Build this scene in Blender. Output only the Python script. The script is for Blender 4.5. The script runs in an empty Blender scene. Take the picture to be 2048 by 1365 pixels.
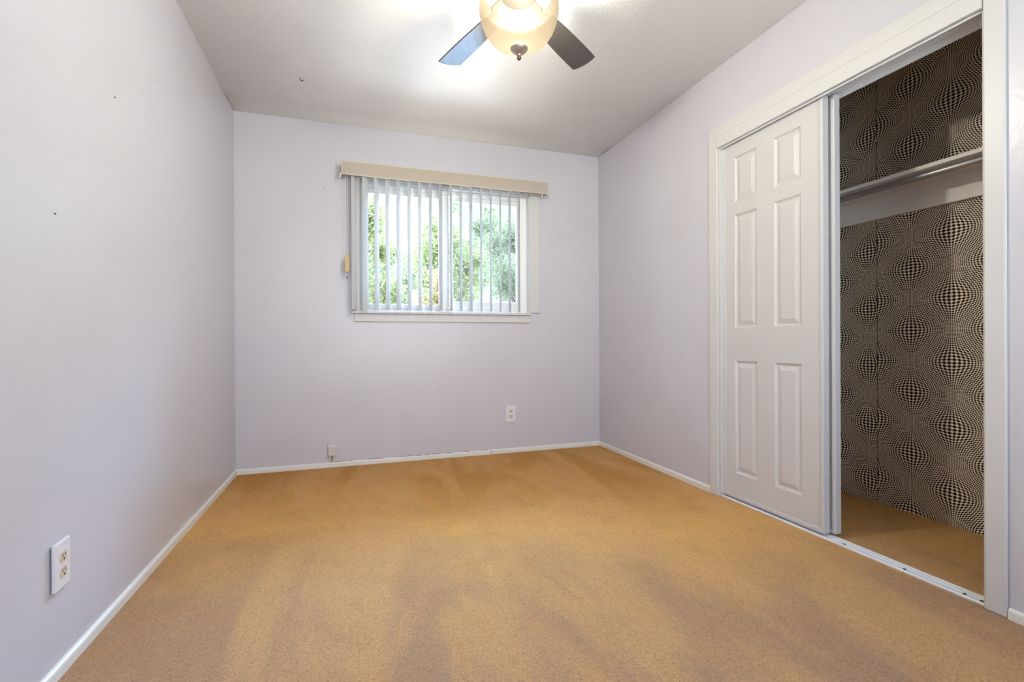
import bpy, bmesh, math, random
from mathutils import Vector, Matrix

random.seed(7)
S = bpy.context.scene
COL = S.collection
R_ = math.radians

# ------------------------------------------------------------------ camera
F_PX = 957.484
CAM = Vector((0.75756, -3.62433, 0.89206))
YAW, PITCH, ROLL = 0.3187, -0.0013, 0.005
f_ = Vector((math.sin(YAW) * math.cos(PITCH), math.cos(YAW) * math.cos(PITCH), math.sin(PITCH)))
r_ = Vector((math.cos(YAW), -math.sin(YAW), 0))
d_ = f_.cross(r_)
r2 = math.cos(ROLL) * r_ + math.sin(ROLL) * d_
d2 = -math.sin(ROLL) * r_ + math.cos(ROLL) * d_
cd = bpy.data.cameras.new('camera')
cam = bpy.data.objects.new('camera', cd)
COL.objects.link(cam)
M = Matrix.Identity(4)
for i in range(3):
    M[i][0], M[i][1], M[i][2], M[i][3] = r2[i], -d2[i], -f_[i], CAM[i]
cam.matrix_world = M
cd.sensor_fit = 'HORIZONTAL'
cd.sensor_width = 36
cd.lens = F_PX / 2048 * 36
cd.clip_start = 0.02
S.camera = cam

# ------------------------------------------------------------------ world, sun, exposure
UP_F, LOW_F = 6.2, 7.9          # sky and ground glow behind the camera, raised to fill the room
UP_B, LOW_B = 62.0, 19.0         # out-of-view sky and ground glow on the window side, boosted to light the room
w = bpy.data.worlds.new('sky')
S.world = w
w.use_nodes = True
nt = w.node_tree
nt.nodes.clear()
N = nt.nodes.new
tc = N('ShaderNodeTexCoord')
sep = N('ShaderNodeSeparateXYZ')
nt.links.new(tc.outputs['Generated'], sep.inputs[0])
hz = N('ShaderNodeMath')
hz.operation = 'MULTIPLY_ADD'
hz.inputs[1].default_value = 0.5
hz.inputs[2].default_value = 0.5
nt.links.new(sep.outputs['Z'], hz.inputs[0])


def sky_ramp(stops):
    r = N('ShaderNodeValToRGB')
    e = r.color_ramp.elements
    while len(e) < len(stops):
        e.new(0.5)
    for el, (p_, c_, k_) in zip(e, stops):
        el.position = p_
        el.color = (c_[0] * k_, c_[1] * k_, c_[2] * k_, 1)
    nt.links.new(hz.outputs[0], r.inputs[0])
    return r.outputs[0]


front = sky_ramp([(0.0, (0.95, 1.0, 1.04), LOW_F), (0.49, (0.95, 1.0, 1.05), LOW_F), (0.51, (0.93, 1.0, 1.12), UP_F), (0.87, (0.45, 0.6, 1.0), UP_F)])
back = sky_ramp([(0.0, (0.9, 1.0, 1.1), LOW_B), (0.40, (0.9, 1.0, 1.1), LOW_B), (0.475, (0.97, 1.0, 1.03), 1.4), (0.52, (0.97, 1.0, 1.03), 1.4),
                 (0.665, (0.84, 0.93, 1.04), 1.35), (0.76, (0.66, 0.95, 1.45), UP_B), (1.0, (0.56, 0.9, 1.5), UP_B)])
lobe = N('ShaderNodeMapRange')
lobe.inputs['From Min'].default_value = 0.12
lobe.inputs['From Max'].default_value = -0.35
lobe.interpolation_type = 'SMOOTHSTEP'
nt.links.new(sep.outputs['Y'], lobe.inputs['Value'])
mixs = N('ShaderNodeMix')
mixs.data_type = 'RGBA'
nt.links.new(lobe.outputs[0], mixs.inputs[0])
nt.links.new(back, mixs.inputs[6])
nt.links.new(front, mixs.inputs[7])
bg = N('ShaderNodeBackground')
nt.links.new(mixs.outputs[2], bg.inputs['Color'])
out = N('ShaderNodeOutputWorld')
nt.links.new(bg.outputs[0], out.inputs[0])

sd = bpy.data.lights.new('sun', 'SUN')
sd.energy = 5.0
sd.angle = R_(0.6)
sd.color = (1.0, 0.95, 0.86)
sun = bpy.data.objects.new('sun', sd)
COL.objects.link(sun)
sun.rotation_euler = Vector((0.75, 0.34, -0.95)).to_track_quat('-Z', 'Y').to_euler()
BULB_W = 140.0

vs = S.view_settings
vs.view_transform = 'Standard'
vs.look = 'None'
vs.exposure = 0.0
vs.gamma = 1.0
vs.use_curve_mapping = False
S.cycles.max_bounces = 10
S.cycles.diffuse_bounces = 7
S.cycles.use_denoising = True
S.cycles.sample_clamp_indirect = 8.0


# ------------------------------------------------------------------ materials
def mat(name, col, rough=0.5, spec=0.5, metal=0.0, **kw):
    m = bpy.data.materials.new(name)
    m.use_nodes = True
    b = m.node_tree.nodes['Principled BSDF']
    b.inputs['Base Color'].default_value = (*col, 1)
    b.inputs['Roughness'].default_value = rough
    b.inputs['Specular IOR Level'].default_value = spec
    b.inputs['Metallic'].default_value = metal
    for k, v in kw.items():
        b.inputs[k.replace('_', ' ')].default_value = v
    return m


class NB:
    """small node builder"""
    def __init__(self, m):
        self.t = m.node_tree
        self.b = self.t.nodes.get('Principled BSDF')

    def n(self, typ, **kw):
        x = self.t.nodes.new(typ)
        for k, v in kw.items():
            setattr(x, k, v)
        return x

    def l(self, a, b):
        self.t.links.new(a, b)

    def math(self, op, a, b=None, c=None):
        x = self.n('ShaderNodeMath', operation=op)
        for i, v in enumerate((a, b, c)):
            if v is None:
                continue
            if isinstance(v, (int, float)):
                x.inputs[i].default_value = v
            else:
                self.l(v, x.inputs[i])
        return x.outputs[0]

    def pos(self):
        return self.n('ShaderNodeNewGeometry').outputs['Position']

    def noise(self, vec, scale, detail=2.0, rough=0.5, dist=0.0):
        x = self.n('ShaderNodeTexNoise')
        x.inputs['Scale'].default_value = scale
        x.inputs['Detail'].default_value = detail
        x.inputs['Roughness'].default_value = rough
        x.inputs['Distortion'].default_value = dist
        self.l(vec, x.inputs['Vector'])
        return x.outputs['Fac']

    def ramp(self, fac, stops):
        x = self.n('ShaderNodeValToRGB')
        e = x.color_ramp.elements
        while len(e) < len(stops):
            e.new(0.5)
        for el, (p, c) in zip(e, stops):
            el.position = p
            el.color = (*c, 1) if len(c) == 3 else c
        self.l(fac, x.inputs[0])
        return x.outputs[0]

    def mix(self, fac, a, b, mode='MIX'):
        x = self.n('ShaderNodeMix', data_type='RGBA', blend_type=mode)
        for i, v in ((0, fac), (6, a), (7, b)):
            if isinstance(v, (int, float)):
                x.inputs[i].default_value = v
            elif isinstance(v, tuple):
                x.inputs[i].default_value = (*v, 1)
            else:
                self.l(v, x.inputs[i])
        return x.outputs[2]

    def scale(self, vec, s):
        x = self.n('ShaderNodeMapping')
        x.inputs['Scale'].default_value = s
        self.l(vec, x.inputs[0])
        return x.outputs[0]

    def bump(self, h, dist, strength=1.0):
        x = self.n('ShaderNodeBump')
        x.inputs['Distance'].default_value = dist
        x.inputs['Strength'].default_value = strength
        self.l(h, x.inputs['Height'])
        self.l(x.outputs[0], self.b.inputs['Normal'])
        return x


def paint(name, col, rough, spec, bs=55, bd=0.0012):
    m = mat(name, col, rough, spec)
    n = NB(m)
    p = n.pos()
    h = n.noise(p, bs, 3.0, 0.55)
    h2 = n.noise(p, bs * 0.28, 2.0, 0.5, 0.6)
    hh = n.math('MULTIPLY_ADD', h2, 0.8, h)
    if name == 'lavender_wall_paint':         # rough plaster patch low on the window wall
        dv = n.n('ShaderNodeVectorMath', operation='DISTANCE')
        dv.inputs[1].default_value = (0.45, 0.0, 0.24)
        n.l(p, dv.inputs[0])
        near = n.n('ShaderNodeMapRange')
        near.inputs['From Min'].default_value = 0.17
        near.inputs['From Max'].default_value = 0.05
        n.l(dv.outputs['Value'], near.inputs['Value'])
        hh = n.math('MULTIPLY_ADD', n.math('MULTIPLY', n.noise(p, 26, 3.0, 0.6, 1.5), near.outputs[0]), 4.0, hh)
    n.bump(hh, bd, 0.6)
    low = n.noise(p, 1.7, 2.0)
    c = n.ramp(low, [(0.3, tuple(x * 0.975 for x in col)), (0.7, tuple(min(1, x * 1.02) for x in col))])
    n.l(c, n.b.inputs['Base Color'])
    return m


M_WALL = paint('lavender_wall_paint', (0.565, 0.55, 0.59), 0.30, 0.5)
M_CEIL = paint('ceiling_paint', (0.925, 0.92, 0.885), 0.36, 0.4, 75, 0.0022)
M_TRIM = paint('white_trim_paint', (0.60, 0.585, 0.57), 0.38, 0.4, 40, 0.0004)
M_BASE = paint('cream_baseboard_paint', (0.72, 0.70, 0.655), 0.4, 0.4, 40, 0.0006)
M_DOOR = mat('white_door_skin', (0.57, 0.55, 0.54), 0.42, 0.4)
M_CHAN = mat('white_painted_channel', (0.56, 0.55, 0.555), 0.35, 0.45)
M_VINYL = mat('white_vinyl', (0.86, 0.86, 0.84), 0.32, 0.4)
M_TRACK = mat('white_track_metal', (0.70, 0.71, 0.73), 0.3, 0.5)
M_DARK = mat('dark_slot', (0.02, 0.018, 0.015), 0.6, 0.2)
M_PLATE = mat('white_plate_plastic', (0.73, 0.71, 0.72), 0.3, 0.5)
M_ALMOND = mat('almond_plastic', (0.60, 0.52, 0.38), 0.32, 0.5)
M_BEIGE = mat('beige_valance', (0.45, 0.39, 0.32), 0.55, 0.3)
M_CREAM = mat('cream_valance_edge', (0.58, 0.53, 0.42), 0.5, 0.3)
M_TAN = mat('tan_wood', (0.56, 0.41, 0.20), 0.55, 0.3)
M_CORD = mat('white_cord', (0.80, 0.79, 0.77), 0.6, 0.2)
M_ROD = mat('grey_metal_rod', (0.42, 0.42, 0.43), 0.38, 0.5, 0.7)
M_SHELF = paint('painted_shelf', (0.84, 0.81, 0.78), 0.45, 0.35, 40, 0.0004)
M_NICKEL = mat('brushed_nickel', (0.52, 0.44, 0.37), 0.33, 0.5, 0.85)
M_IRON = mat('dark_fan_metal', (0.03, 0.026, 0.024), 0.5, 0.4)
M_BLADE = mat('dark_gloss_blade', (0.05, 0.045, 0.04), 0.13, 1.0, 0.0)
M_EXT = mat('exterior_stucco', (0.6, 0.55, 0.48), 0.9, 0.1)
M_GROUND = mat('pale_bounce_ground', (0.42, 0.42, 0.40), 0.9, 0.1)
M_JACK = mat('grey_white_jack', (0.60, 0.56, 0.51), 0.5, 0.3)

# vane fabric: a thin woven sheet that lets some daylight through
M_VANE = mat('vane_fabric', (0.64, 0.635, 0.63), 0.6, 0.25)
n = NB(M_VANE)
tr = n.n('ShaderNodeBsdfTranslucent')
tr.inputs[0].default_value = (0.85, 0.85, 0.84, 1)
mx = n.n('ShaderNodeMixShader')
mx.inputs[0].default_value = 0.16
o = n.t.nodes['Material Output']
n.l(n.b.outputs[0], mx.inputs[1])
n.l(tr.outputs[0], mx.inputs[2])
n.l(mx.outputs[0], o.inputs[0])
wv = n.noise(n.scale(n.pos(), (200, 200, 420)), 1.0, 1.0)
n.bump(wv, 0.0006, 0.4)

# window glass
M_GLASS = bpy.data.materials.new('window_glass')
M_GLASS.use_nodes = True
t = M_GLASS.node_tree
t.nodes.clear()
a_ = t.nodes.new('ShaderNodeBsdfTransparent')
a_.inputs[0].default_value = (0.95, 0.97, 0.97, 1)
g_ = t.nodes.new('ShaderNodeBsdfGlossy')
g_.inputs['Roughness'].default_value = 0.02
fr = t.nodes.new('ShaderNodeFresnel')
fr.inputs[0].default_value = 1.35
ms = t.nodes.new('ShaderNodeMixShader')
oo = t.nodes.new('ShaderNodeOutputMaterial')
t.links.new(fr.outputs[0], ms.inputs[0])
t.links.new(a_.outputs[0], ms.inputs[1])
t.links.new(g_.outputs[0], ms.inputs[2])
t.links.new(ms.outputs[0], oo.inputs[0])

# insect screen on the right half: a fine grey mesh that veils the view
M_SCREEN = bpy.data.materials.new('insect_screen_mesh')
M_SCREEN.use_nodes = True
t = M_SCREEN.node_tree
t.nodes.clear()
a_ = t.nodes.new('ShaderNodeBsdfTransparent')
g_ = t.nodes.new('ShaderNodeBsdfDiffuse')
g_.inputs[0].default_value = (0.03, 0.031, 0.033, 1)
h_ = t.nodes.new('ShaderNodeBsdfTranslucent')
h_.inputs[0].default_value = (0.03, 0.031, 0.032, 1)
ad = t.nodes.new('ShaderNodeMixShader')
ms = t.nodes.new('ShaderNodeMixShader')
ms.inputs[0].default_value = 0.10
oo = t.nodes.new('ShaderNodeOutputMaterial')
t.links.new(g_.outputs[0], ad.inputs[1])
t.links.new(h_.outputs[0], ad.inputs[2])
t.links.new(a_.outputs[0], ms.inputs[1])
t.links.new(ad.outputs[0], ms.inputs[2])
t.links.new(ms.outputs[0], oo.inputs[0])

# frosted lamp glass
M_BOWL = bpy.data.materials.new('frosted_alabaster_glass')
M_BOWL.use_nodes = True
t = M_BOWL.node_tree
t.nodes.clear()
tl = t.nodes.new('ShaderNodeBsdfTranslucent')
tl.inputs[0].default_value = (0.0054, 0.0040, 0.0026, 1)
tp = t.nodes.new('ShaderNodeBsdfTransparent')
tp.inputs[0].default_value = (1.0, 0.91, 0.78, 1)
gl = t.nodes.new('ShaderNodeBsdfGlossy')
gl.inputs['Roughness'].default_value = 0.3
gl.inputs['Color'].default_value = (1, 0.97, 0.93, 1)
m1 = t.nodes.new('ShaderNodeMixShader')
m1.inputs[0].default_value = 0.27
m2 = t.nodes.new('ShaderNodeMixShader')
m2.inputs[0].default_value = 0.04
oo = t.nodes.new('ShaderNodeOutputMaterial')
t.links.new(tl.outputs[0], m1.inputs[1])
t.links.new(tp.outputs[0], m1.inputs[2])
t.links.new(m1.outputs[0], m2.inputs[1])
t.links.new(gl.outputs[0], m2.inputs[2])
t.links.new(m2.outputs[0], oo.inputs[0])

# carpet
M_CARPET = mat('tan_carpet', (0.5, 0.33, 0.17), 0.95, 0.05)
n = NB(M_CARPET)
n.b.inputs['Sheen Weight'].default_value = 0.15
n.b.inputs['Sheen Roughness'].default_value = 0.5
p = n.pos()
big = n.noise(p, 1.15, 4.0, 0.55, 0.5)
swath = n.noise(n.scale(p, (3.2, 0.75, 1)), 1.0, 3.0, 0.5, 0.8)
mid = n.noise(p, 7.0, 3.0, 0.55, 0.4)
fib = n.noise(p, 210.0, 2.0, 0.65, 1.2)
fib2 = n.noise(p, 95.0, 2.0, 0.6, 2.0)
sx = n.n('ShaderNodeSeparateXYZ')
n.l(p, sx.inputs[0])
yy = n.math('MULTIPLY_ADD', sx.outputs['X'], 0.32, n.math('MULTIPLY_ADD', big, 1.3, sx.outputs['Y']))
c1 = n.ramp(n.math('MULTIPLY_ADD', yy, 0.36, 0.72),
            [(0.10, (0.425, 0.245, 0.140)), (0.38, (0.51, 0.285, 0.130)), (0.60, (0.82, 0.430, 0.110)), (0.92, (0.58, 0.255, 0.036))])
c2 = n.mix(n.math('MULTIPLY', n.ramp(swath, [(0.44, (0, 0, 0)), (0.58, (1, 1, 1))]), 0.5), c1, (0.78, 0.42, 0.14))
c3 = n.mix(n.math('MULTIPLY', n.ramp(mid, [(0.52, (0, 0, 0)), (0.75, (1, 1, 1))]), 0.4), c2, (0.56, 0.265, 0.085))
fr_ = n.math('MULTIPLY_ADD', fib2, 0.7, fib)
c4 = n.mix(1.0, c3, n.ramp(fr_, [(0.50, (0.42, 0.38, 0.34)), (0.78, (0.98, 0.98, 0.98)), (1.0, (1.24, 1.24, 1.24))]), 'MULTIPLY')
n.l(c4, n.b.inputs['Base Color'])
n.bump(fr_, 0.010, 0.9)

# op-art wallpaper of the closet back wall: a bulging black and beige check
M_PAPER = mat('checkered_wallpaper', (0.5, 0.42, 0.33), 0.6, 0.25)
n = NB(M_PAPER)
sx = n.n('ShaderNodeSeparateXYZ')
n.l(n.pos(), sx.inputs[0])
Y, Z = sx.outputs['Y'], sx.outputs['Z']
left = n.math('GREATER_THAN', Y, -1.781)                       # strip beyond the seam hangs a little lower
Y2 = n.math('MULTIPLY_ADD', left, -0.033, Y)
Z2 = n.math('MULTIPLY_ADD', left, 0.035, Z)
X_ = n.math('MULTIPLY', n.math('ADD', Y2, 2.121), math.pi / 0.176)
W_ = n.math('MULTIPLY', n.math('ADD', Z2, -1.091), math.pi / 0.157)
sX, cX = n.math('SINE', X_), n.math('COSINE', X_)
sW, cW = n.math('SINE', W_), n.math('COSINE', W_)
NX, KX, JX, NZ, KZ, JZ = 16.6, 20.0, 13.0, 16.9, 18.0, 12.0
s2X, s2W = n.math('SINE', n.math('MULTIPLY', X_, 2.0)), n.math('SINE', n.math('MULTIPLY', W_, 2.0))
u = n.math('MULTIPLY_ADD', X_, NX / math.pi, n.math('MULTIPLY', n.math('MULTIPLY', sX, cW), -KX / (2 * math.pi)))
u = n.math('MULTIPLY_ADD', n.math('MULTIPLY', s2X, n.math('MULTIPLY', cW, cW)), JX / (16 * math.pi), u)
v = n.math('MULTIPLY_ADD', W_, NZ / math.pi, n.math('MULTIPLY', n.math('MULTIPLY', cX, sW), -KZ / (2 * math.pi)))
v = n.math('MULTIPLY_ADD', n.math('MULTIPLY', s2W, n.math('MULTIPLY', cX, cX)), JZ / (16 * math.pi), v)
s1 = n.math('FLOOR', n.math('ADD', u, v))
s2 = n.math('FLOOR', n.math('SUBTRACT', u, v))
par = n.math('FLOORED_MODULO', n.math('ADD', s1, s2), 2.0)
dist_seam = n.math('ABSOLUTE', n.math('ADD', Y, 1.781))
seam = n.math('LESS_THAN', dist_seam, 0.0016)
cc = n.mix(par, (0.012, 0.011, 0.011), (0.90, 0.77, 0.61))
cc = n.mix(seam, cc, (0.02, 0.018, 0.016))
n.l(cc, n.b.inputs['Base Color'])


def leaf_mat(name, cols, transl):
    m = mat(name, cols[1], 0.5, 0.3)
    n = NB(m)
    no = n.noise(n.pos(), 3.3, 3.0, 0.6)
    c = n.ramp(no, [(0.33, cols[0]), (0.5, cols[1]), (0.68, cols[2])])
    n.l(c, n.b.inputs['Base Color'])
    tr = n.n('ShaderNodeBsdfTranslucent')
    c2 = n.mix(1.0, c, transl, 'MULTIPLY')
    n.l(c2, tr.inputs[0])
    mx = n.n('ShaderNodeMixShader')
    mx.inputs[0].default_value = 0.45
    o = n.t.nodes['Material Output']
    n.l(n.b.outputs[0], mx.inputs[1])
    n.l(tr.outputs[0], mx.inputs[2])
    n.l(mx.outputs[0], o.inputs[0])
    return m


M_LEAF = leaf_mat('pale_green_leaves', ((0.09, 0.105, 0.034), (0.16, 0.165, 0.058), (0.23, 0.215, 0.10)), (1.35, 1.35, 1.05))
M_LEAF2 = leaf_mat('grey_green_leaves', ((0.10, 0.115, 0.052), (0.16, 0.17, 0.085), (0.22, 0.22, 0.135)), (1.3, 1.35, 1.12))
M_LEAF3 = leaf_mat('yellow_leaves', ((0.13, 0.14, 0.045), (0.24, 0.19, 0.075), (0.26, 0.175, 0.11)), (1.4, 1.3, 1.0))
M_BARK = mat('grey_bark', (0.08, 0.065, 0.05), 0.9, 0.1)


# ------------------------------------------------------------------ mesh helpers
class MB:
    def __init__(self):
        self.bm = bmesh.new()

    def box(self, a, b, bev=0.0, seg=2, rot=None, piv=None):
        m = bmesh.new()
        lo = [min(a[i], b[i]) for i in range(3)]
        hi = [max(a[i], b[i]) for i in range(3)]
        vs_ = [m.verts.new((x, y, z)) for x in (lo[0], hi[0]) for y in (lo[1], hi[1]) for z in (lo[2], hi[2])]
        for q in ((0, 1, 3, 2), (4, 6, 7, 5), (0, 4, 5, 1), (2, 3, 7, 6), (0, 2, 6, 4), (1, 5, 7, 3)):
            m.faces.new([vs_[i] for i in q])
        if bev > 0:
            bmesh.ops.bevel(m, geom=m.edges[:], offset=bev, segments=seg, affect='EDGES', profile=0.5)
        self.add(m, rot, piv)
        return self

    def add(self, m, rot=None, piv=None):
        if rot is not None:
            pv = Vector(piv or (0, 0, 0))
            for v_ in m.verts:
                v_.co = rot @ (v_.co - pv) + pv
        me = bpy.data.meshes.new('tmp')
        m.to_mesh(me)
        m.free()
        self.bm.from_mesh(me)
        bpy.data.meshes.remove(me)

    def lathe(self, prof, c=(0, 0, 0), seg=48, axis='Z'):
        rings = []
        for (r, z) in prof:
            ring = []
            for i in range(seg):
                a = 2 * math.pi * i / seg
                p_ = (r * math.cos(a), r * math.sin(a), z)
                if axis == 'Y':
                    p_ = (p_[0], p_[2], p_[1])
                if axis == 'X':
                    p_ = (p_[2], p_[0], p_[1])
                ring.append(self.bm.verts.new(Vector(p_) + Vector(c)))
            rings.append(ring)
        for k in range(len(rings) - 1):
            for i in range(seg):
                j = (i + 1) % seg
                self.bm.faces.new((rings[k][i], rings[k][j], rings[k + 1][j], rings[k + 1][i]))
        for ring, r in ((rings[0], prof[0][0]), (rings[-1], prof[-1][0])):
            if r > 1e-5:
                self.bm.faces.new(ring)
        return self

    def tube(self, pts, r, seg=10, r_end=None):
        pts = [Vector(q) for q in pts]
        rings = []
        for k, q in enumerate(pts):
            dd = (pts[min(k + 1, len(pts) - 1)] - pts[max(k - 1, 0)]).normalized()
            a = dd.orthogonal().normalized() if abs(dd.z) < 0.9 else Vector((1, 0, 0)).cross(dd).normalized()
            b = dd.cross(a)
            rr = r if r_end is None else r + (r_end - r) * k / (len(pts) - 1)
            rings.append([self.bm.verts.new(q + rr * (math.cos(2 * math.pi * i / seg) * a + math.sin(2 * math.pi * i / seg) * b)) for i in range(seg)])
        for k in range(len(rings) - 1):
            for i in range(seg):
                j = (i + 1) % seg
                self.bm.faces.new((rings[k][i], rings[k][j], rings[k + 1][j], rings[k + 1][i]))
        self.bm.faces.new(rings[0])
        self.bm.faces.new(rings[-1])
        return self

    def prism(self, poly, z0, z1, bev=0.0):
        """polygon in XY extruded from z0 to z1"""
        m = bmesh.new()
        a = [m.verts.new((x, y, z0)) for x, y in poly]
        b = [m.verts.new((x, y, z1)) for x, y in poly]
        m.faces.new(a)
        m.faces.new(b)
        for i in range(len(poly)):
            j = (i + 1) % len(poly)
            m.faces.new((a[i], a[j], b[j], b[i]))
        bmesh.ops.recalc_face_normals(m, faces=m.faces[:])
        if bev > 0:
            bmesh.ops.bevel(m, geom=[e for e in m.edges if abs(e.verts[0].co.z - e.verts[1].co.z) < 1e-6],
                            offset=bev, segments=2, affect='EDGES', profile=0.5)
        return m

    def build(self, name, m, parent=None, smooth=False, base=None):
        bmesh.ops.recalc_face_normals(self.bm, faces=self.bm.faces[:])
        me = bpy.data.meshes.new(name)
        off = Vector(base) if base is not None else Vector((0, 0, 0))
        if base is not None:
            bmesh.ops.translate(self.bm, verts=self.bm.verts[:], vec=-off)
        self.bm.to_mesh(me)
        self.bm.free()
        me.materials.append(m)
        ob = bpy.data.objects.new(name, me)
        COL.objects.link(ob)
        if smooth:
            for p_ in me.polygons:
                p_.use_smooth = True
        if parent is not None:
            ob.parent = parent
            pl = Vector((0, 0, 0))
            q = parent
            while q is not None:
                pl += q.location
                q = q.parent
            ob.location = off - pl if base is not None else -pl
        else:
            ob.location = off
        return ob


def tag(o, label=None, cat=None, group=None, kind=None):
    for k, v_ in (('label', label), ('category', cat), ('group', group), ('kind', kind)):
        if v_:
            o[k] = v_
    return o


def thing(name, loc, label, cat, group=None):
    o = bpy.data.objects.new(name, None)
    o.empty_display_size = 0.1
    o.location = loc
    COL.objects.link(o)
    return tag(o, label, cat, group)


def copy_tree(o, delta, parent=None):
    c = o.copy()
    COL.objects.link(c)
    if parent is None:
        c.location = o.location + Vector(delta)
    else:
        c.parent = parent
    for ch in list(o.children):
        copy_tree(ch, delta, c)
    return c


def struct(name, mb, m, label=None, smooth=False):
    return tag(mb.build(name, m, smooth=smooth), label, None, None, 'structure')


# ------------------------------------------------------------------ the room
W, H = 2.7316, 2.44
YF = -4.15                        # near wall, behind the camera
T = 0.12
CX = 3.45                         # closet back wall
CY0, CY1 = -2.80, -1.25           # closet side walls
OY0, OY1, OZ = -2.616, -1.405, 2.02   # closet opening
WX0, WX1, WZ0, WZ1 = 0.80, 2.11, 1.10, 2.065   # window opening

fl = MB()
fl.box((-T, YF - T, -0.10), (W + T, T + 0.02, 0.0))
fl.box((W + T, CY0 - 0.06, -0.10), (CX + T, CY1 + 0.06, 0.0))
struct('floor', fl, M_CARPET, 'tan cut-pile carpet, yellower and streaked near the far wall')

# ceiling with the slight sag of a taped joint near the back wall
cl = MB()
ys = [YF - T, -1.2, -0.8, -0.6, -0.5, -0.42, -0.34, -0.27, -0.2, -0.14, -0.08, -0.03, T + 0.02]
dz = [0, 0, 0, -0.001, -0.003, -0.006, -0.006, -0.002, 0.004, 0.007, 0.004, 0.0, 0.0]
xs = [-T, W + T]
lo = [[cl.bm.verts.new((x, y, H + z)) for x in xs] for y, z in zip(ys, dz)]
hi = [[cl.bm.verts.new((x, y, H + 0.1)) for x in xs] for y in ys]
for k in range(len(ys) - 1):
    for g in (lo, hi):
        cl.bm.faces.new((g[k][0], g[k][1], g[k + 1][1], g[k + 1][0]))
    for i in (0, 1):
        cl.bm.faces.new((lo[k][i], lo[k + 1][i], hi[k + 1][i], hi[k][i]))
for k in (0, -1):
    cl.bm.faces.new((lo[k][0], lo[k][1], hi[k][1], hi[k][0]))
struct('ceiling', cl, M_CEIL, 'off-white textured ceiling above the fan', smooth=True)
struct('ceiling_closet', MB().box((W + T, CY0 - 0.06, H), (CX + T, CY1 + 0.06, H + 0.1)), M_CEIL)

struct('wall_left', MB().box((-T, YF, 0), (0, 0, H)), M_WALL, 'pale wall on the left with an outlet')
wb = MB()
wb.box((-T, 0, 0), (WX0, T, H)).box((WX1, 0, 0), (W + T, T, H))
wb.box((WX0, 0, 0), (WX1, T, WZ0)).box((WX0, 0, WZ1), (WX1, T, H))
struct('wall_back', wb, M_WALL, 'lavender grey wall with the window')
wr = MB()
wr.box((W, OY1, 0), (W + T, 0, H)).box((W, YF, 0), (W + T, OY0, H)).box((W, OY0, OZ), (W + T, OY1, H))
struct('wall_right', wr, M_WALL, 'pale wall on the right around the closet opening')
# near wall, with a wide unseen window added to light the room
FX0, FX1, FZ0, FZ1 = 0.25, 2.5, 0.45, 2.2
wf = MB()
wf.box((-T, YF - T, 0), (FX0, YF, H)).box((FX1, YF - T, 0), (W + T, YF, H))
wf.box((FX0, YF - T, 0), (FX1, YF, FZ0)).box((FX0, YF - T, FZ1), (FX1, YF, H))
struct('wall_front', wf, M_WALL)
fw = MB()
for a, b in (((FX0, FZ0), (FX0 + .05, FZ1)), ((FX1 - .05, FZ0), (FX1, FZ1)), ((FX0, FZ0), (FX1, FZ0 + .05)),
             ((FX0, FZ1 - .05), (FX1, FZ1)), ((1.35, FZ0), (1.40, FZ1))):
    fw.box((a[0], YF - 0.09, a[1]), (b[0], YF - 0.03, b[1]), 0.004)
f2 = struct('added_window', fw, M_VINYL)
MB().box((FX0 + .04, YF - .064, FZ0 + .04), (FX1 - .04, YF - .060, FZ1 - .04)).build('pane', M_GLASS, f2)

# closet shell
struct('wall_closet_back', MB().box((CX, CY0 - 0.06, 0), (CX + T, CY1 + 0.06, H)), M_PAPER,
       'closet back wall papered in a bulging black and beige check')
struct('wall_closet_left', MB().box((W + T, CY1, 0), (CX, CY1 + 0.06, H)), M_CEIL)
struct('wall_closet_right', MB().box((W + T, CY0 - 0.06, 0), (CX, CY0, H)), M_CEIL)

# baseboards
def baseboard(name, a, b, nrm):
    """low painted board with a rounded top between two floor points"""
    a, b, nrm = Vector(a), Vector(b), Vector(nrm)
    prof = [(0, 0), (0.012, 0), (0.012, 0.024), (0.0105, 0.030), (0.006, 0.034), (0, 0.035)]
    m = MB()
    v0 = [m.bm.verts.new(a + nrm * x + Vector((0, 0, z))) for x, z in prof]
    v1 = [m.bm.verts.new(b + nrm * x + Vector((0, 0, z))) for x, z in prof]
    for i in range(len(prof)):
        j = (i + 1) % len(prof)
        m.bm.faces.new((v0[i], v0[j], v1[j], v1[i]))
    m.bm.faces.new(v0)
    m.bm.faces.new(v1)
    return struct(name, m, M_BASE)


baseboard('baseboard_left', (0, YF, 0), (0, 0, 0), (1, 0, 0))
bbk = baseboard('baseboard_back', (0, 0, 0), (W, 0, 0), (0, -1, 0))
baseboard('baseboard_right', (W, -1.338, 0), (W, 0, 0), (-1, 0, 0))
baseboard('baseboard_right_near', (W, YF, 0), (W, -2.676, 0), (-1, 0, 0))
# the butt joint and the caulk crack along the back baseboard
MB().box((1.772, -0.0126, 0.003), (1.775, -0.0110, 0.028)).build('board_joint', M_DARK, bbk)
ck = MB()
x = 0.62
while x < 1.70:
    L = random.uniform(0.02, 0.07)
    if random.random() < 0.62:
        ck.box((x, -0.006, 0.0345), (x + L, -0.0005, 0.0345 + random.uniform(0.001, 0.0028)))
    x += L + random.uniform(0.0, 0.03)
ck.build('caulk_crack', mat('dark_crack', (0.16, 0.13, 0.11), 0.9, 0.1), bbk)

# closet casing
CT = 0.011
c1 = MB().box((W - CT, OY1, 0), (W, -1.338, 2.105), 0.004)
struct('trim_1', c1, M_TRIM, 'far side casing of the closet opening')
c2 = MB().box((W - CT, -2.674, 0), (W, OY0, 2.105), 0.005)
struct('trim_2', c2, M_TRIM, 'near side casing of the closet opening')
c3 = MB().box((W - CT, OY0, 2.043), (W, OY1, 2.105), 0.003)
struct('trim_3', c3, M_TRIM)
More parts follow.
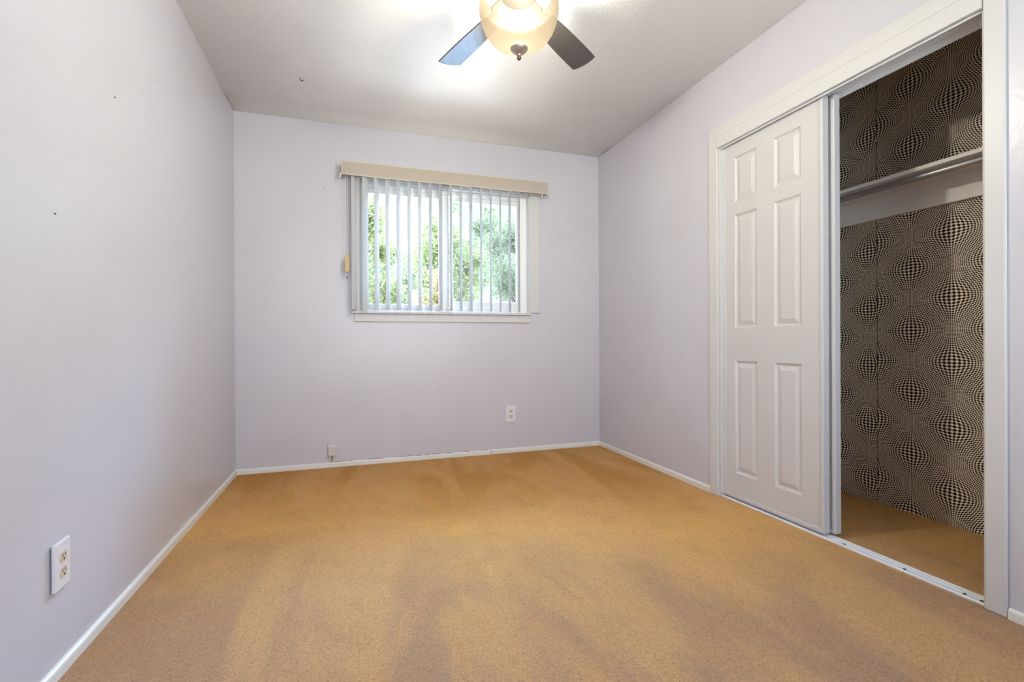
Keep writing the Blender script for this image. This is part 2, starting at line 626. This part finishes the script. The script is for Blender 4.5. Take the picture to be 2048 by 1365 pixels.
# jambs inside the opening
jb = MB().box((W, OY1 - 0.012, 0), (W + T, OY1, OZ)).box((W, OY0, 0), (W + T, OY0 + 0.006, OZ)).box((W, OY0, OZ - 0.012), (W + T, OY1, OZ))
struct('trim_4', jb, M_TRIM)
# fascia board that hides the top track
tag(MB().box((W - 0.016, OY0 + 0.001, 1.976), (W - 0.001, OY1 - 0.002, 2.041), 0.002).build('track_fascia', M_TRIM),
    'long white fascia board over the top of the closet opening', 'fascia board')
tt = thing('overhead_track', (W + 0.05, OY1 - 0.02, 1.97), 'white metal overhead track behind the fascia above the closet doors', 'door track')
tk = MB().box((W + 0.004, OY0 + 0.008, 1.992), (W + 0.1, OY1 - 0.014, 2.006))
tk.box((W + 0.002, OY0 + 0.008, 1.969), (W + 0.006, OY1 - 0.014, 2.0))
tk.box((W + 0.056, OY0 + 0.008, 1.985), (W + 0.059, OY1 - 0.014, 1.99))
tk.box((W + 0.099, OY0 + 0.008, 1.97), (W + 0.102, OY1 - 0.014, 2.0))
tk.build('channel', M_TRACK, tt)

# floor track
ft = thing('floor_track', (W + 0.04, -2.0, 0), 'white metal sliding-door track on the carpet with dark screw holes', 'door track')
pr = [(0.009, 0), (0.009, 0.005), (0.012, 0.0085), (0.0165, 0.0085), (0.018, 0.0045), (0.038, 0.0045), (0.040, 0.0085), (0.0445, 0.0085),
      (0.046, 0.0045), (0.060, 0.0045), (0.062, 0.0085), (0.067, 0.0085), (0.072, 0.005), (0.072, 0)]
m = MB()
v0 = [m.bm.verts.new((W + x, OY0 + 0.010, z)) for x, z in pr]
v1 = [m.bm.verts.new((W + x, OY1 - 0.014, z)) for x, z in pr]
for i in range(len(pr)):
    j = (i + 1) % len(pr)
    m.bm.faces.new((v0[i], v0[j], v1[j], v1[i]))
m.bm.faces.new(v0)
m.bm.faces.new(v1)
m.build('rail', M_TRACK, ft)
for y in (-2.111, -2.35, -2.54, -2.588):
    MB().lathe([(0.0058, 0), (0.0058, 0.0012), (0.004, 0.0018)], (W + 0.031, y, 0.0045), 14).build('screw', M_DARK, ft, base=(W + 0.031, y, 0.0045))


# ------------------------------------------------------------------ six-panel sliding doors
def door_leaf(name, xf, y_far, y_near, label):
    """front face at x = xf looking toward -x; y_far > y_near"""
    z0, z1, th = 0.020, 1.980, 0.026
    t_ = thing(name, (xf + th / 2, (y_far + y_near) / 2, z0), label, 'door', None)
    pan_y = [(-0.085, -0.236), (-0.345, -0.496)]
    pan_z = [(0.155, 0.774), (0.954, 1.575), (1.645, 1.893)]
    m = MB()
    bm = m.bm
    ycut = sorted({y_far, y_near} | {y_far + q for p_ in pan_y for q in p_})
    zcut = sorted({z0, z1} | {q for p_ in pan_z for q in p_})
    vd = {}

    def V(y, z, x=xf):
        k = (round(y, 5), round(z, 5), round(x, 5))
        if k not in vd:
            vd[k] = bm.verts.new((x, y, z))
        return vd[k]
    pset = {(round(y_far + a[1], 5), round(b[0], 5)) for a in pan_y for b in pan_z}
    for i in range(len(ycut) - 1):
        for j in range(len(zcut) - 1):
            ya, yb, za, zb = ycut[i], ycut[i + 1], zcut[j], zcut[j + 1]
            if (round(ya, 5), round(za, 5)) in pset:
                rings = [(0, 0), (0.003, 0.0045), (0.011, 0.0085), (0.0145, 0.0085), (0.037, 0.0018), (0.039, 0.0018)]
                prev = None
                for ins, dep in rings:
                    q = [V(ya + ins, za + ins, xf + dep), V(yb - ins, za + ins, xf + dep), V(yb - ins, zb - ins, xf + dep), V(ya + ins, zb - ins, xf + dep)]
                    if prev:
                        for k in range(4):
                            bm.faces.new((prev[k], prev[(k + 1) % 4], q[(k + 1) % 4], q[k]))
                    prev = q
                bm.faces.new(prev)
            else:
                bm.faces.new((V(ya, za), V(yb, za), V(yb, zb), V(ya, zb)))
    xb = xf + th
    bk = [bm.verts.new((xb, y, z)) for y, z in ((y_near, z0), (y_far, z0), (y_far, z1), (y_near, z1))]
    bm.faces.new(bk)
    # side walls
    def side(chain, b0, b1):
        bm.faces.new(chain + [b1, b0])
    side([V(y, z0) for y in ycut], bk[0], bk[1])
    side([V(y, z1) for y in ycut], bk[3], bk[2])
    side([V(y_near, z) for z in zcut], bk[0], bk[3])
    side([V(y_far, z) for z in zcut], bk[1], bk[2])
    m.build('panel', M_DOOR, t_)
    # metal channels round the edges
    e = 0.004
    for ya, yb in ((y_far - 0.012, y_far + e), (y_near - e, y_near + 0.014)):
        ch = MB().box((xf - 0.005, ya, z0 - 0.002), (xb + 0.004, yb, z1 + 0.002), 0.003)
        inner = yb + 0.006 if yb < (y_far + y_near) / 2 else ya - 0.006
        ch.box((xf - 0.002, min(inner, yb), z0 + 0.01), (xf + 0.004, max(inner, ya), z1 - 0.004), 0.0015)
        ch.build('edge_channel', M_CHAN, t_)
    MB().box((xf - 0.004, y_near + 0.012, z0 - 0.003), (xb + 0.003, y_far - 0.010, z0 + 0.016), 0.002).build('bottom_channel', M_CHAN, t_)
    return t_


door_leaf('sliding_door', W + 0.020, -1.420, -2.027, 'white six-panel closet door in front, slid to the far side')
door_leaf('sliding_door', W + 0.064, -1.440, -2.047, 'rear closet door, only its white edge showing past the front door')

# ------------------------------------------------------------------ closet shelf, cleat and rod
SH = 1.688
tag(MB().box((3.24, CY0, SH - 0.019), (CX, CY1, SH), 0.002).build('closet_shelf', M_SHELF),
    'white painted wooden shelf across the closet against the checkered wallpaper', 'shelf')
tag(MB().box((CX - 0.02, CY0, 1.533), (CX, CY1, 1.657), 0.002).box((CX - 0.03, CY0, 1.657), (CX, CY1, SH - 0.019), 0.001).build('shelf_cleat', M_SHELF),
    'wide white board on the wallpaper under the closet shelf', 'board')
rd = thing('closet_rod', (3.28, -2.0, 1.6485), 'grey metal clothes rod under the closet shelf', 'rod')
MB().tube([(3.28, CY0 + 0.002, 1.6485), (3.28, CY1 - 0.002, 1.6485)], 0.0145, 24).build('rod', M_ROD, rd, True)
for y in (CY0 + 0.004, CY1 - 0.004):
    MB().lathe([(0.019, -0.004), (0.019, 0.004)], (3.28, y, 1.6485), 24, 'Y').build('socket', M_ROD, rd)

# ------------------------------------------------------------------ window
wn = MB()
for a, b in (((WX0, WZ0), (WX0 + .028, WZ1)), ((WX1 - .065, WZ0), (WX1, WZ1)), ((WX0 + .026, WZ0), (WX1 - .063, WZ0 + .045)), ((WX0 + .026, WZ1 - .045), (WX1 - .063, WZ1))):
    wn.box((a[0], 0.055 if b[1] - a[1] > 0.5 else 0.0562, a[1]), (b[0], 0.118 if b[1] - a[1] > 0.5 else 0.117, b[1]), 0.004)
w1 = struct('window_1', wn, M_VINYL, 'white sliding window with a left sash and a fixed right pane')


def sash(x0, x1, z0, z1, sl, sr, sb, st, y0, y1):
    m = MB()
    m.box((x0, y0, z0), (x0 + sl, y1, z1), 0.004).box((x1 - sr, y0, z0), (x1, y1, z1), 0.004)
    m.box((x0 + sl - .003, y0 + .001, z0), (x1 - sr + .003, y1 - .001, z0 + sb), 0.003).box((x0 + sl - .003, y0 + .001, z1 - st), (x1 - sr + .003, y1 - .001, z1), 0.003)
    return m


ls = sash(0.829, 1.459, 1.135, 2.018, 0.032, 0.050, 0.033, 0.034, 0.048, 0.078)
ls.box((1.381, 0.056, 1.14), (1.412, 0.074, 2.01), 0.003)
ls.box((0.848, 0.058, 1.150), (0.862, 0.074, 2.0)).box((0.85, 0.058, 1.99), (1.40, 0.074, 2.0), 0.002)
lsash = ls.build('sash', M_VINYL, w1)
MB().box((0.852, 0.065, 1.16), (1.395, 0.069, 1.995)).build('pane', M_GLASS, lsash)
MB().box((1.392, 0.038, 1.545), (1.402, 0.050, 1.60), 0.003).build('latch', M_VINYL, lsash)
rs = sash(1.475, 2.05, 1.135, 2.022, 0.024, 0.027, 0.066, 0.036, 0.082, 0.108)
rsash = rs.build('sash', M_VINYL, w1)
MB().box((1.49, 0.093, 1.19), (2.03, 0.097, 1.99)).build('pane', M_GLASS, rsash)
MB().box((1.465, 0.112, 1.14), (2.045, 0.1135, 2.02)).build('insect_screen', M_SCREEN, w1)
# painted reveal lining and casing
MB().box((WX0 - .0, 0.0, WZ1 - 0.012), (WX1, 0.055, WZ1)).box((WX1 - .012, 0, WZ0), (WX1, 0.055, WZ1)).box((WX0, 0, WZ0), (WX0 + .012, 0.055, WZ1)).build('reveal', M_TRIM, w1)
cs = MB().box((0.742, -0.015, WZ0), (WX0 + 0.004, 0, 2.125), 0.003).box((WX1 - 0.004, -0.015, 1.112), (2.188, 0, 2.125), 0.003)
cs.box((WX0, -0.015, WZ1 - 0.004), (WX1, 0, 2.125), 0.003)
cs.build('casing', M_TRIM, w1)
MB().box((0.741, -0.034, 1.090), (2.108, 0.055, 1.109), 0.004).build('window_sill', M_TRIM, w1)
MB().box((0.760, -0.016, 1.034), (2.104, 0, 1.090), 0.003).build('apron', M_TRIM, w1)

# ------------------------------------------------------------------ vertical blind
vb = thing('vertical_blind', (1.45, -0.06, 2.1), 'open vertical blind with white vanes and a beige valance at the window', 'blind')
MB().box((0.70, -0.090, 2.090), (2.205, -0.040, 2.130), 0.003).build('head_rail', M_VINYL, vb)
va = MB().box((0.6815, -0.112, 2.053), (2.2215, -0.106, 2.1405), 0.0012)
va.box((0.684, -0.106, 2.053), (0.690, -0.015, 2.1405), 0.001).box((2.213, -0.106, 2.053), (2.219, -0.015, 2.1405), 0.001)
val = va.build('valance', M_BEIGE, vb)
MB().box((0.681, -0.1135, 2.1385), (2.222, -0.104, 2.1445), 0.0015).box((0.681, -0.1135, 2.049), (2.222, -0.104, 2.0545), 0.0015).box(
    (0.6795, -0.113, 2.049), (0.6845, -0.02, 2.1445), 0.0015).build('edge_strip', M_CREAM, val)
for x in (0.6745, 2.180):
    hk = MB()
    hk.tube([(x, -0.098, 2.060), (x, -0.10, 2.046), (x - .001, -0.099, 2.032), (x - 0.006, -0.097, 2.022)], 0.005, 10, 0.0035)
    hk.build('valance_clip', M_VINYL, vb, True)
# vanes
vane_m = None
for k in range(17):
    x = 0.7620 + 0.0768 * k + (0.003 if k > 11 else 0)
    if vane_m is None:
        m = MB()
        wv_, z0, z1, th = 0.089, 1.1155, 2.088, 0.0009
        cols = []
        for j in range(9):
            s = (j / 8 - 0.5)
            bow = 0.0065 * (1 - 4 * s * s)
            cols.append([(s * wv_, bow), (s * wv_, bow + th)])
        A = [[m.bm.verts.new((q[i][1], q[i][0], z)) for i in (0, 1)] for q in cols for z in (z0, z1)]
        A = [(A[2 * j], A[2 * j + 1]) for j in range(9)]
        for j in range(8):
            (a0, a1), (b0, b1) = A[j], A[j + 1]
            m.bm.faces.new((a0[0], b0[0], b1[0], a1[0]))
            m.bm.faces.new((a0[1], a1[1], b1[1], b0[1]))
            m.bm.faces.new((a0[0], a0[1], b0[1], b0[0]))
            m.bm.faces.new((a1[0], b1[0], b1[1], a1[1]))
        for (a0, a1) in (A[0], A[-1]):
            m.bm.faces.new((a0[0], a1[0], a1[1], a0[1]))
        ob = m.build('vane', M_VANE, vb)
        vane_m = ob
        for p_ in ob.data.polygons:
            p_.use_smooth = False
    else:
        ob = vane_m.copy()
        COL.objects.link(ob)
        ob.parent = vb
    ob.location = Vector((x, -0.062, 0)) - vb.location
    ang = 24.0 + random.uniform(-0.8, 0.8)
    if k == 1:
        ang = 27
    if k == 11:
        ang = 28.5
    if k >= 15:
        ang = 29.5
    ob.rotation_euler = (0, 0, -R_(ang))
# pull cords and their weight
cw = MB()
cw.tube([(0.7085, -0.085, 2.09), (0.7080, -0.085, 1.492)], 0.0011, 6)
cw.tube([(0.7205, -0.085, 2.09), (0.7190, -0.085, 1.492)], 0.0011, 6)
cw.tube([(0.7140, -0.085, 1.36), (0.7140, -0.085, 1.342)], 0.0009, 6)
cw.build('pull_cord', M_CORD, vb)
MB().box((0.699, -0.094, 1.375), (0.730, -0.078, 1.493), 0.003).build('cord_weight', M_TAN, vb)
MB().lathe([(0.0, 1.331), (0.003, 1.332), (0.0038, 1.337), (0.002, 1.345), (0.0, 1.347)], (0.714, -0.085, 0), 10).build('cord_knob', M_DARK, vb)


# ------------------------------------------------------------------ outlets
def outlet(loc, rot, label, tilt=0.0, wide=0.080, high=0.128, thick=0.0065, group=None):
    """built facing -Y at the origin, then turned"""
    t_ = thing('wall_outlet', loc, label, 'outlet', group)
    t_.rotation_euler = rot

    def put(mb, name, m, par, sm=False):
        bmesh.ops.recalc_face_normals(mb.bm, faces=mb.bm.faces[:])
        me = bpy.data.meshes.new(name)
        mb.bm.to_mesh(me)
        mb.bm.free()
        me.materials.append(m)
        o_ = bpy.data.objects.new(name, me)
        COL.objects.link(o_)
        o_.parent = par
        return o_
    tm = Matrix.Rotation(tilt, 3, 'Z')
    pv = (wide / 2, 0, 0)
    put(MB().box((-wide / 2, -thick, -high / 2), (wide / 2, 0, high / 2), 0.0022, 3, tm, pv), 'cover_plate', M_PLATE, t_)
    put(MB().box((-0.028, -thick * 0.3, -0.05), (0.028, 0.0, 0.05)), 'outlet_box', M_DARK, t_)
    for zc in (0.0205, -0.0205):
        poly = []
        for i in range(40):
            a = 2 * math.pi * i / 40
            poly.append((0.0172 * math.cos(a), max(-0.0132, min(0.0132, 0.0172 * math.sin(a)))))
        mm = MB()
        pm = mm.prism(poly, 0, 0.0022, 0.0005)
        for v_ in pm.verts:
            v_.co = Vector((v_.co.x, -thick - v_.co.z + 0.0002, zc + v_.co.y))
        mm.add(pm, tm, pv)
        rec = put(mm, 'receptacle', M_ALMOND, t_)
        sl = MB()
        yb = -thick - 0.0021
        sl.box((-0.0080, yb - 0.0004, zc + 0.0005), (-0.0058, yb + 0.001, zc + 0.0085), 0, 2, tm, pv)
        sl.box((0.0058, yb - 0.0004, zc + 0.0015), (0.0078, yb + 0.001, zc + 0.0078), 0, 2, tm, pv)
        g = bmesh.new()
        bmesh.ops.create_cone(g, cap_ends=True, segments=14, radius1=0.0027, radius2=0.0027, depth=0.0014)
        for v_ in g.verts:
            v_.co = Vector((v_.co.x, yb + v_.co.z + 0.0003, zc - 0.0062 + v_.co.y))
        sl.add(g, tm, pv)
        put(sl, 'slot', M_DARK, rec)
    sc = MB()
    g = bmesh.new()
    bmesh.ops.create_cone(g, cap_ends=True, segments=14, radius1=0.003, radius2=0.0024, depth=0.0012)
    for v_ in g.verts:
        v_.co = Vector((v_.co.x, -thick - v_.co.z, v_.co.y))
    sc.add(g, tm, pv)
    put(sc, 'screw', M_PLATE, t_)
    return t_


outlet((1.9390, -0.0005, 0.307), (0, 0, 0), 'white duplex outlet on the back wall below the window', wide=0.079, high=0.131)
# the left-wall outlet: its near edge has pulled away from the wall
outlet((0.0008, -2.0240, 0.297), (0, 0, R_(90)), 'white duplex outlet on the left wall, its plate pulling loose', tilt=R_(2.6), wide=0.077, high=0.126, thick=0.0095)

# phone jack with a stub of cable
pj_ = thing('phone_jack', (0.607, 0, 0.120), 'small dirty phone jack box low on the back wall', 'phone jack')
jm = MB().box((0.5805, -0.030, 0.083), (0.6335, -0.001, 0.162), 0.0045, 3)
jm.build('jack_box', M_JACK, pj_)
MB().box((0.584, -0.0315, 0.147), (0.630, -0.0298, 0.159), 0.0008).build('cover_lip', M_PLATE, pj_)
MB().lathe([(0.0024, -0.0322), (0.0024, -0.0305)], (0.607, 0, 0.153), 12, 'Y').build('screw', M_DARK, pj_)
MB().tube([(0.606, -0.015, 0.088), (0.6065, -0.014, 0.060), (0.605, -0.009, 0.036)], 0.0022, 8).build('cable', M_DARK, pj_)
MB().box((0.583, -0.0045, 0.034), (0.631, -0.0005, 0.084), 0.001).build('backing_strip', M_JACK, pj_)

# small leftovers on the walls
for (x, z, lb) in ((0.642, 2.172, 'tiny dark nail left of the valance, upper of two'), (0.642, 2.150, 'tiny dark nail left of the valance, lower of two'),
                   (0.562, 1.976, 'tiny dark nail on the back wall left of the blind')):
    tag(MB().lathe([(0.0026, -0.004), (0.0026, -0.003), (0.001, -0.0028), (0.001, 0.0005)], (x, 0, z), 10, 'Y').build('nail', M_DARK), lb, 'nail', 'nails left in the back wall')
for (y, z, lb) in ((-1.323, 1.959, 'tiny nail high on the left wall near the ceiling edge'), (-2.031, 1.236, 'tiny nail on the left wall at mid height'),
                   (-1.689, 1.711, 'tiny nail on the left wall between two others')):
    tag(MB().lathe([(0.001, -0.0005), (0.001, 0.0028), (0.0022, 0.003), (0.0022, 0.004)], (0, y, z), 10, 'X').build('nail', M_DARK), lb, 'nail', 'nails left in the left wall')
tag(MB().tube([(0.465, -0.571, H), (0.465, -0.571, H - 0.010), (0.470, -0.569, H - 0.017), (0.478, -0.566, H - 0.016), (0.481, -0.565, H - 0.009)], 0.0022, 8).build('ceiling_hook', M_DARK),
    'small dark hook in the ceiling near the left corner', 'hook')

# ------------------------------------------------------------------ ceiling fan
FX, FY, ZB = 1.361, -1.900, 2.200
fan = thing('ceiling_fan', (FX, FY, H), 'ceiling fan with dark glossy blades and a lit frosted bowl', 'ceiling fan')
MB().lathe([(0.0, 2.44), (0.075, 2.44), (0.074, 2.425), (0.060, 2.405), (0.03, 2.395), (0.0, 2.394)], (FX, FY, 0)).build('canopy', M_NICKEL, fan, True)
MB().lathe([(0.0, 2.40), (0.04, 2.395), (0.095, 2.375), (0.112, 2.345), (0.112, 2.30), (0.098, 2.262), (0.07, 2.246), (0.0, 2.245)], (FX, FY, 0)).build('motor_housing', M_IRON, fan, True)
MB().lathe([(0.0, 2.247), (0.06, 2.247), (0.064, 2.235), (0.070, 2.222), (0.070, 2.205), (0.066, 2.198), (0.0, 2.198)], (FX, FY, 0)).build('light_fitter', mat('black_fitter', (0.006, 0.006, 0.006), 0.9, 0.0), fan, True)
bw = [(0.126, 2.203), (0.134, 2.194), (0.146, 2.183), (0.1515, 2.168), (0.1525, 2.150), (0.1505, 2.132), (0.146, 2.114), (0.1440, 2.110), (0.1405, 2.095), (0.1385, 2.091),
      (0.131, 2.073), (0.118, 2.053), (0.100, 2.035), (0.078, 2.022), (0.052, 2.013), (0.026, 2.009), (0.0, 2.008)]
m = MB()
rings = []
for (r, z) in bw:
    if r == 0:
        rings.append([m.bm.verts.new((FX, FY, z))])
    else:
        rings.append([m.bm.verts.new((FX + r * math.cos(2 * math.pi * i / 64), FY + r * math.sin(2 * math.pi * i / 64), z)) for i in range(64)])
for k in range(len(rings) - 1):
    for i in range(64):
        j = (i + 1) % 64
        if len(rings[k + 1]) == 1:
            m.bm.faces.new((rings[k][i], rings[k][j], rings[k + 1][0]))
        else:
            m.bm.faces.new((rings[k][i], rings[k][j], rings[k + 1][j], rings[k + 1][i]))
bowl = m.build('glass_bowl', M_BOWL, fan, True)
MB().lathe([(0.0, 2.0105), (0.031, 2.0085), (0.034, 2.005), (0.032, 2.000), (0.022, 1.990), (0.011, 1.983), (0.0075, 1.979), (0.0075, 1.976), (0.0, 1.9755)],
           (FX, FY, 0), 32).build('finial_cap', M_NICKEL, fan, True)
MB().lathe([(0.0, 1.977), (0.006, 1.976), (0.0085, 1.971), (0.008, 1.966), (0.004, 1.961), (0.0, 1.960)], (FX, FY, 0), 24).build(
    'finial_knob', mat('dark_bronze', (0.16, 0.12, 0.10), 0.35, 0.5, 0.6), fan, True)
# blades: one built along +X, copied round
RT, BWID, PT = 0.553, 0.117, -0.193
pts = []
for i in range(11):
    t_ = i / 10
    pts.append((0.17 + (RT - 0.17 - 0.012) * t_, -(0.046 + 0.0125 * math.sin(min(1, t_ * 1.15) * math.pi / 2))))
tip = []
hw = BWID / 2
for i in range(9):
    t_ = -1 + i / 4
    tip.append((RT - 0.012 + 0.012 * (1 - abs(t_) ** 2.2), hw * t_ * (1.0 if abs(t_) < 1 else 0.965)))
poly = pts + tip + [(x, -y) for x, y in reversed(pts)]
for k in range(5):
    ang = R_(36.2 + 72 * k)
    rm = Matrix.Rotation(ang, 3, 'Z') @ Matrix.Rotation(PT, 3, 'X')
    m = MB()
    pm = m.prism(poly, 0, 0.006, 0.0015)
    for v_ in pm.verts:
        v_.co = rm @ v_.co + Vector((FX, FY, ZB))
    m.add(pm)
    bl = m.build('blade', M_BLADE, fan)
    iron = MB()
    q = bmesh.new()
    iron.box((0.085, -0.014, 0.040), (0.16, 0.014, 0.047), 0.002).box((0.15, -0.030, 0.007), (0.235, 0.030, 0.012), 0.002).box((0.148, -0.014, 0.008), (0.160, 0.014, 0.046), 0.002)
    for v_ in iron.bm.verts:
        v_.co = rm @ v_.co + Vector((FX, FY, ZB))
    q.free()
    iron.build('blade_iron', M_IRON, bl)
ld = bpy.data.lights.new('bulb', 'POINT')
ld.energy = BULB_W
ld.color = (0.99, 1.02, 0.95)
ld.shadow_soft_size = 0.04
lb_ = bpy.data.objects.new('bulb', ld)
COL.objects.link(lb_)
lb_.parent = fan
lb_.location = (0, 0, 2.105 - H)

# ------------------------------------------------------------------ outside
struct('ground', MB().box((-2, 4.0, -0.5), (7, 12.5, -0.32)), M_GROUND)  # unseen ground under the trees, made pale to bounce daylight upward


def tree(name, label, x, y, ztop, rx, rz, nleaf, lm, seed, leaf=0.085, group=None, holes=0.0):
    rnd = random.Random(seed)
    gz = -0.32
    t_ = thing(name, (x, y, gz), label, 'shrub' if 'shrub' in name else 'tree', group)
    tk_ = MB()
    zc = ztop - rz
    tk_.tube([(x, y, gz - 0.05), (x + 0.03, y, gz + 0.5), (x - 0.02, y + .03, zc * 0.6), (x + 0.03, y, zc + rz * 0.5)], 0.06 if rx > 0.7 else 0.035, 8, 0.012)
    clumps = []
    for i in range(26):
        a, b = rnd.uniform(0, 2 * math.pi), rnd.uniform(-0.95, 1)
        rr = rnd.uniform(0.45, 1.0)
        cb = math.sqrt(max(0, 1 - b * b))
        c_ = Vector((x + rx * rr * cb * math.cos(a), y + rx * rr * cb * math.sin(a), zc + rz * b * rr))
        clumps.append((c_, rnd.uniform(0.22, 0.42) * min(rx, 1.0)))
        if i < 14:
            s0 = Vector((x, y, max(gz + 0.4, zc - rz * 0.5 + 0.4 * (c_.z - zc))))
            tk_.tube([s0, s0.lerp(c_, 0.5) + Vector((0, 0, 0.05)), c_], 0.018, 6, 0.004)
    tk_.build('trunk', M_BARK, t_, True)
    vs_, fs = [], []
    for i in range(nleaf):
        c_, cr = clumps[rnd.randrange(len(clumps))]
        p_ = c_ + Vector((rnd.gauss(0, 1), rnd.gauss(0, 1), rnd.gauss(0, 1))) * cr * 0.55
        if p_.z < gz + 0.05:
            p_.z = gz + 0.05
        ax = Vector((rnd.gauss(0, 1), rnd.gauss(0, 1), rnd.gauss(0, 0.7) - 0.4)).normalized()
        sd_ = ax.cross(Vector((rnd.gauss(0, 1), rnd.gauss(0, 1), rnd.gauss(0, 1)))).normalized()
        nn = ax.cross(sd_)
        L = leaf * rnd.uniform(0.6, 1.25)
        wd = L * 0.42
        b0 = len(vs_)
        vs_ += [p_, p_ + ax * L * 0.5 + sd_ * wd * 0.5 + nn * L * 0.08, p_ + ax * L - nn * L * 0.05, p_ + ax * L * 0.5 - sd_ * wd * 0.5 + nn * L * 0.08]
        fs += [(b0, b0 + 1, b0 + 2), (b0, b0 + 2, b0 + 3)]
    me = bpy.data.meshes.new('foliage')
    o0 = Vector((x, y, gz))
    me.from_pydata([tuple(v_ - o0) for v_ in vs_], [], fs)
    me.materials.append(lm)
    ob = bpy.data.objects.new('foliage', me)
    COL.objects.link(ob)
    ob.parent = t_
    return t_


tree('garden_tree', 'leafy green tree seen through the far left of the window', 0.98, 5.75, 3.50, 0.66, 1.55, 11500, M_LEAF, 3)
tree('garden_tree', 'feathery green tree seen through the left sash beside the middle stile', 2.55, 6.8, 3.95, 0.86, 1.85, 14000, M_LEAF, 5)
tree('garden_tree', 'tall grey green tree filling the right pane of the window', 4.55, 7.5, 5.0, 1.06, 2.4, 18000, M_LEAF2, 8)
tree('flowering_shrub', 'yellow and pink tinged shrub low in the left sash of the window', 2.02, 4.15, 2.02, 0.38, 0.92, 5200, M_LEAF3, 11, 0.075)
tree('garden_tree', 'dense tree behind the others on the left of the window', 1.60, 9.2, 4.45, 1.1, 2.1, 15000, M_LEAF2, 14, 0.1)
tree('garden_tree', 'broad tree behind the middle stile of the window', 4.0, 11.2, 5.3, 1.15, 2.5, 15000, M_LEAF2, 21, 0.1)
